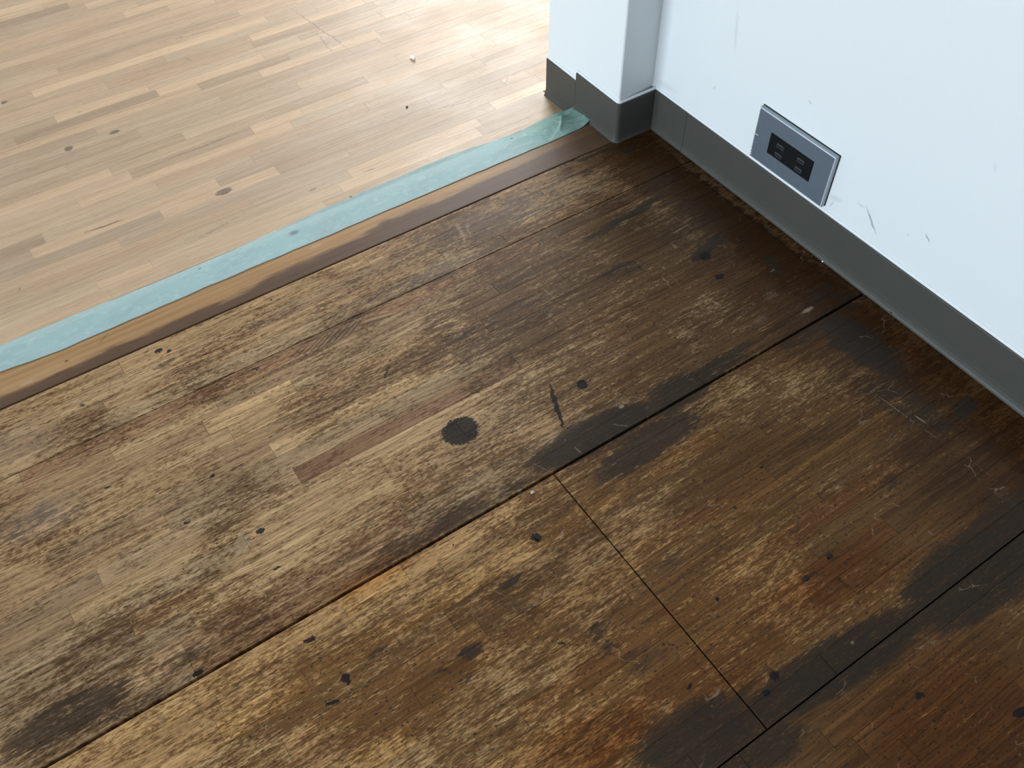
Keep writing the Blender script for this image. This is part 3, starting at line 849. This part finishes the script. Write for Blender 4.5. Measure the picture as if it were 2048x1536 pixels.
def skirting(name, path, mat, zoff=0.0, hs=1.0, jag=0.0006, seed=1, step=0.014):
    """sweep the profile along a plan path; room side is to the left of the walking direction"""
    rg = random.Random(seed)
    pts = []
    for (a, b) in zip(path[:-1], path[1:]):
        a, b = Vector(a), Vector(b)
        k = max(1, int((b - a).length / step))
        pts += [a.lerp(b, i / k) for i in range(k)]
    pts.append(Vector(path[-1]))
    bm = bmesh.new()
    rings = []
    for i, p in enumerate(pts):
        d0 = (p - pts[i - 1]).normalized() if i else None
        d1 = (pts[i + 1] - p).normalized() if i < len(pts) - 1 else None
        n0 = Vector((-d0.y, d0.x)) if d0 else None
        n1 = Vector((-d1.y, d1.x)) if d1 else None
        nn = (n0 + n1).normalized() if n0 and n1 else (n0 or n1)
        c = nn.dot(n0) if n0 else 1.0
        nn = nn / max(c, 0.4)
        j = rg.uniform(-jag, jag)
        rings.append([bm.verts.new((p.x + nn.x * o, p.y + nn.y * o, zoff + (z * hs if z < 0.05 else z * hs + j))) for o, z in SK])
    k = len(SK)
    for a, b in zip(rings[:-1], rings[1:]):
        for i in range(k):
            bm.faces.new((a[i], a[(i + 1) % k], b[(i + 1) % k], b[i]))
    bm.faces.new(rings[0])
    bm.faces.new(rings[-1])
    o = from_bm(name, bm, mat)
    return o


# along the wall the room is on -x: walking towards +y the left side is -x
o = skirting('baseboard_right', [(0.0, -3.0), (0.0, -0.0748)], M_VINYL, seed=3)
tag(o, 'long grey vinyl skirting under the socket plate', kind='structure')
o = skirting('baseboard_right', [(0.0, -0.0742), (0.0, -0.0012)], M_VINYL, seed=4)
tag(o, 'short piece of grey vinyl skirting in the inner corner', kind='structure')
arc = []
R_ = 0.004
for i in range(7):
    a = math.radians(-90 - 90 * i / 6)
    arc.append((PX + R_ + R_ * math.cos(a), PY0 + R_ + R_ * math.sin(a)))
o = skirting('baseboard_pillar', [(-0.0022, PY0 + 0.0002)] + arc + [(PX, 0.0862)], M_VINYL, seed=5, step=0.012)
tag(o, 'grey vinyl skirting bent round the corner of the pillar', kind='structure')
o = skirting('baseboard_pillar', [(PX, 0.0868), (PX, PY1)], M_VINYL, zoff=CL, seed=6, step=0.012)
tag(o, 'lower grey vinyl skirting at the far end of the pillar', kind='structure')

# paint ridge that runs along the top of the skirting
for nm, path, zz in (('trim_2', [(0.0, -3.0), (0.0, 0.0)], H), ('trim_3', [(0.0, PY0)] + arc + [(PX, 0.0865)], H), ('trim_4', [(PX, 0.0868), (PX, PY1)], H + CL)):
    SKs = SK
    SK = [(0.0, 0.0004), (0.0015, 0.0004), (0.0016, 0.0018), (0.0007, 0.0038), (0.0, 0.0040)]
    o = skirting(nm, path, M_WALL, zoff=zz, jag=0.0, step=0.03)
    SK = SKs
    tag(o, {'trim_2': 'white paint ridge above the skirting of the long wall', 'trim_3': 'white paint ridge above the skirting round the pillar corner',
            'trim_4': 'white paint ridge above the lower skirting of the pillar'}[nm], kind='structure')

# ------------------------------------------------------------------ masking tape
def tape():
    rg = random.Random(5)
    x0, x1 = -1.15, -0.0565
    nx, ny = 420, 28
    bm = bmesh.new()
    rows = []
    w1 = [rg.uniform(-1, 1) for _ in range(60)]
    w2 = [rg.uniform(-1, 1) for _ in range(60)]

    def wob(tab, x):
        f = (x - x0) / (x1 - x0) * (len(tab) - 2)
        i = int(f); q = f - i
        q = q * q * (3 - 2 * q)
        return tab[i] * (1 - q) + tab[i + 1] * q
    # edge positions read along the tape
    LOW = [(-1.15, 0.047), (-0.881, 0.0484), (-0.812, 0.0424), (-0.649, 0.0449), (-0.484, 0.0441), (-0.300, 0.0449), (-0.139, 0.0434), (-0.09, 0.0445), (-0.0565, 0.0505)]
    UP = [(-1.15, 0.103), (-0.872, 0.1045), (-0.7985, 0.1038), (-0.6307, 0.1005), (-0.4534, 0.1094), (-0.2586, 0.1125), (-0.1185, 0.0975), (-0.085, 0.0950), (-0.0565, 0.0880)]

    def lin(tab, x):
        for (xa, ya), (xb, yb) in zip(tab[:-1], tab[1:]):
            if x <= xb + 1e-9:
                q = (x - xa) / (xb - xa)
                return ya + (yb - ya) * q
        return tab[-1][1]

    def ground(y):
        for (ya, za), (yb, zb) in zip(prof[2:-2], prof[3:-1]):
            if y <= yb: return za + (zb - za) * max(0.0, (y - ya)) / (yb - ya)
        return CL
    for i in range(nx + 1):
        q = i / nx
        x = x1 - (x1 - x0) * (1 - q) ** 1.9
        lo_, up_ = lin(LOW, x) + wob(w1, x) * 0.0006, lin(UP, x) + wob(w2, x) * 0.0008
        row = []
        for j in range(ny + 1):
            s = j / ny
            y = lo_ + (up_ - lo_) * s
            # the end of the tape is lifted off the step and stuck against the toe of the skirting
            e = max(0.0, (x + 0.15) / (x1 + 0.15))
            z = ground(y) * (1 - min(1, e * 1.6) * 0.8) + 0.0009
            z += 0.010 * max(0.0, (x + 0.085) / (x1 + 0.085)) ** 2 * (0.55 + 0.45 * (1 - s))
            z += 0.00022 * math.sin(x * 47 - s * 6) * math.sin(math.pi * s)
            # two folds meeting in a Y near the end
            if e > 0:
                for fx, fy, ang in ((-0.100, 0.071, 0.85), (-0.079, 0.066, -0.30)):
                    dx, dy = x - fx, y - fy
                    u = dx * math.cos(ang) + dy * math.sin(ang)
                    v = -dx * math.sin(ang) + dy * math.cos(ang)
                    z += 0.0026 * math.exp(-(v / 0.0017) ** 2) * math.exp(-(u / 0.016) ** 4)
            row.append(bm.verts.new((x, y, z)))
        rows.append(row)
    for a, b in zip(rows[:-1], rows[1:]):
        for j in range(ny):
            bm.faces.new((a[j], b[j], b[j + 1], a[j + 1]))
    top = list(bm.faces)
    bmesh.ops.solidify(bm, geom=top, thickness=0.0002)
    o = from_bm('masking_tape', bm, M_TAPE, smooth=True)
    return tag(o, 'pale green masking tape stuck along the border between the two floors', 'tape')


tape()

# ------------------------------------------------------------------ socket outlet on the wall
oy0, oy1, oz0, oz1, oth = -0.3144, -0.1944, 0.0682, 0.1382, 0.0072
out = bpy.data.objects.new('wall_outlet', None)
C.objects.link(out)
out.location = (0.0, (oy0 + oy1) / 2, (oz0 + oz1) / 2)
tag(out, 'metal-plated double socket outlet low on the white wall', 'outlet')
bpy.context.view_layer.update()


def opart(name, bm, mat, parent=None, label=None):
    bmesh.ops.translate(bm, verts=bm.verts, vec=-out.location)
    o = from_bm(name, bm, mat, parent or out)
    if label: o['label'] = label
    return o


bm = bmesh.new()
add_box(bm, -0.0013, 0.0, oy0 - 0.0006, oy1 + 0.0006, oz0, oz1 + 0.0006)  # black rim stands in for the shadow gap round the plate
opart('shadow_gap', bm, M_RUBBER, label='thin black rim for the shadow gap behind the plate')
iy0, iy1, iz0, iz1 = -0.2884, -0.2194, 0.0882, 0.1170
bm = bmesh.new()


def rect(y0, y1, z0, z1, x):
    return [bm.verts.new((x, y, z)) for y, z in ((y0, z0), (y1, z0), (y1, z1), (y0, z1))]


rings = [rect(oy0, oy1, oz0, oz1, -0.0013), rect(oy0, oy1, oz0, oz1, -oth + 0.0014), rect(oy0 + 0.0004, oy1 - 0.0004, oz0 + 0.0004, oz1 - 0.0004, -oth + 0.0005),
         rect(oy0 + 0.0014, oy1 - 0.0014, oz0 + 0.0014, oz1 - 0.0014, -oth), rect(iy0, iy1, iz0, iz1, -oth), rect(iy0, iy1, iz0, iz1, -0.0013)]
for a, b in zip(rings[:-1], rings[1:]):
    for i in range(4):
        bm.faces.new((a[i], a[(i + 1) % 4], b[(i + 1) % 4], b[i]))
bm.faces.ensure_lookup_table()
cp = opart('cover_plate', bm, M_STEEL, label='bluish grey metal cover plate with bare edges and pale sides, both coloured as lit')
cp.data.materials.append(mat_plain('metal_edge_highlight', (0.55, 0.60, 0.65), 0.35, 0.5, 0.15, 0.25, 300))
cp.data.materials.append(mat_plain('plate_side_lit', (0.33, 0.39, 0.43), 0.4, 0.5, 0.2, 0.2, 120))
for f in cp.data.polygons:
    if f.index in (8, 9, 10, 11): f.material_index = 1       # worn arris round the front, paler for a painted highlight
    elif f.index < 8: f.material_index = 2  # sides coloured paler than the front, as if lit from above
# white wall paint spattered on the plate's lower and left edge
rgp = random.Random(4)
bm = bmesh.new()
for i in range(26):
    if i < 17:
        yy, zz = oy1 - 0.002 - rgp.random() ** 1.6 * 0.085, oz0 + rgp.uniform(0.0003, 0.0012)
    else:
        yy, zz = oy1 - rgp.uniform(0.0008, 0.006), oz0 + rgp.uniform(0.001, 0.035)
    r_ = rgp.uniform(0.0003, 0.0008)
    m4 = Matrix.Translation((-oth - 0.00005, yy, zz)) @ Matrix.Diagonal((0.25, rgp.uniform(0.7, 2.2), 0.8, 1))
    bmesh.ops.create_icosphere(bm, subdivisions=1, radius=r_, matrix=m4)
ps_ = opart('paint_spatter', bm, M_WHITE, cp, label='white paint specks on the plate edge')
ps_['kind'] = 'stuff'
bm = bmesh.new()
add_box(bm, -oth + 0.0003, -0.0014, iy0 + 0.0003, iy1 - 0.0003, iz0 + 0.0003, iz1 - 0.0003)
bmesh.ops.bevel(bm, geom=[e for e in bm.edges if all(v.co.x < -oth + 0.001 for v in e.verts)], offset=0.0008, segments=2, affect='EDGES')
sock = opart('socket_block', bm, M_BLACK, label='black block with two pairs of slots')
M_LIP = mat_plain('slot_lip', (0.050, 0.056, 0.064), 0.3, 0.5, noise=0.2)
for (sy, sz, ln) in ((-0.2366, 0.1062, 0.0085), (-0.2366, 0.0940, 0.0085), (-0.2697, 0.1062, 0.0085), (-0.2697, 0.0940, 0.0085)):
    # each slot: a raised collar round a deep black opening
    bm = bmesh.new()
    xf = -oth + 0.0003
    h2, w2_ = 0.0026, ln / 2 + 0.0012
    rr = [rect(sy - w2_, sy + w2_, sz - h2, sz + h2, xf), rect(sy - w2_ + 0.0004, sy + w2_ - 0.0004, sz - h2 + 0.0004, sz + h2 - 0.0004, xf - 0.0006),
          rect(sy - ln / 2, sy + ln / 2, sz - 0.0011, sz + 0.0011, xf - 0.0006), rect(sy - ln / 2, sy + ln / 2, sz - 0.0011, sz + 0.0011, xf - 0.00003)]
    for a, b in zip(rr[:-1], rr[1:]):
        for i in range(4):
            bm.faces.new((a[i], a[(i + 1) % 4], b[(i + 1) % 4], b[i]))
    bm.faces.new(rr[-1])
    so = opart('slot', bm, M_LIP, sock)
    so.data.materials.append(M_RUBBER)
    for f in so.data.polygons:
        if f.index >= 8: f.material_index = 1
for (gy, gz) in ((-0.2425, 0.1055),):
    bm = bmesh.new()
    add_box(bm, -oth - 0.0001, -oth + 0.0003, gy - 0.0012, gy + 0.0012, gz - 0.005, gz + 0.0045)
    opart('slot', bm, M_RUBBER, sock)

# ------------------------------------------------------------------ small things lying on the floors
def crumb(name, p, z, size, mat, label, cat, seed, ang=0.0, group=None):
    rg = random.Random(seed)
    bm = bmesh.new()
    bmesh.ops.create_icosphere(bm, subdivisions=2, radius=1.0)
    for v in bm.verts:
        k = 1 + rg.uniform(-0.22, 0.22)
        v.co = Vector((v.co.x * size[0] * k, v.co.y * size[1] * k, v.co.z * size[2] * k))
    zmin = min(v.co.z for v in bm.verts)
    bmesh.ops.translate(bm, verts=bm.verts, vec=(0, 0, -zmin))
    bmesh.ops.rotate(bm, verts=bm.verts, cent=(0, 0, 0), matrix=Matrix.Rotation(ang, 3, 'Z'))
    o = from_bm(name, bm, mat)
    x, y = px(*p, z)
    o.location = (x, y, z + 0.0001)
    return tag(o, label, cat, group)


# white stub on the cleaned floor
bm = bmesh.new()
bmesh.ops.create_cone(bm, cap_ends=True, segments=14, radius1=0.0022, radius2=0.0022, depth=0.0095)
bmesh.ops.bevel(bm, geom=[e for e in bm.edges if abs(e.verts[0].co.z - e.verts[1].co.z) < 1e-5], offset=0.0004, segments=1, affect='EDGES')
bmesh.ops.rotate(bm, verts=bm.verts, cent=(0, 0, 0), matrix=Matrix.Rotation(math.radians(90), 3, 'X'))
o = from_bm('dowel_stub', bm, M_WHITE)
x, y = px(826, 118, CL)
o.location = (x, y, CL + 0.0023)
o.rotation_euler = (0, 0, math.radians(5))
tag(o, 'tiny white stub lying on the cleaned floor beyond the tape', 'stub')

# screw hole plug in the old floor
bm = bmesh.new()
bmesh.ops.create_cone(bm, cap_ends=True, segments=20, radius1=0.0056, radius2=0.0050, depth=0.0012)
bmesh.ops.inset_individual(bm, faces=[f for f in bm.faces if len(f.verts) > 6 and f.normal.z > 0.5], thickness=0.0012, depth=-0.0006)
o = from_bm('floor_plug', bm, M_RUBBER)
x, y = px(1164, 769)
o.location = (x, y, 0.0007)
tag(o, 'round black plug set in the old floor above the large black stain', 'plug')

crumb('dirt_crumb', (1075, 1074), 0.0, (0.0028, 0.0042, 0.0012), M_SPECK, 'black crumb on the old floor just below the open joint', 'crumb', 2, 0.4)
crumb('dirt_crumb', (1612, 1158), 0.0, (0.0032, 0.0026, 0.0012), M_SPECK, 'rounded black crumb on the orange-brown patch near the dark band', 'crumb', 3)
crumb('dirt_crumb', (1659, 1112), 0.0, (0.0024, 0.0030, 0.0010), M_SPECK, 'long black crumb on the orange-brown patch, the one nearer the wall', 'crumb', 4, 0.3)
crumb('plaster_crumb', (1065, 986), 0.0, (0.0021, 0.0017, 0.0011), M_CHIP, 'pale grey crumb beside the crossing of the two open joints', 'crumb', 6)
crumb('plaster_crumb', (1645, 524), 0.0, (0.0012, 0.0012, 0.0010), M_WHITE, 'single white crumb at the toe of the wall skirting', 'crumb', 7)
crumb('dirt_crumb', (814, 215), CL, (0.0016, 0.0013, 0.0010), M_SPECK, 'dark crumb on the cleaned floor below the white stub', 'crumb', 8)
crumb('dirt_crumb', (1783, 627), 0.0, (0.0020, 0.0030, 0.0016), M_SPECK, 'dark crumb tucked under the toe of the wall skirting', 'crumb', 9)
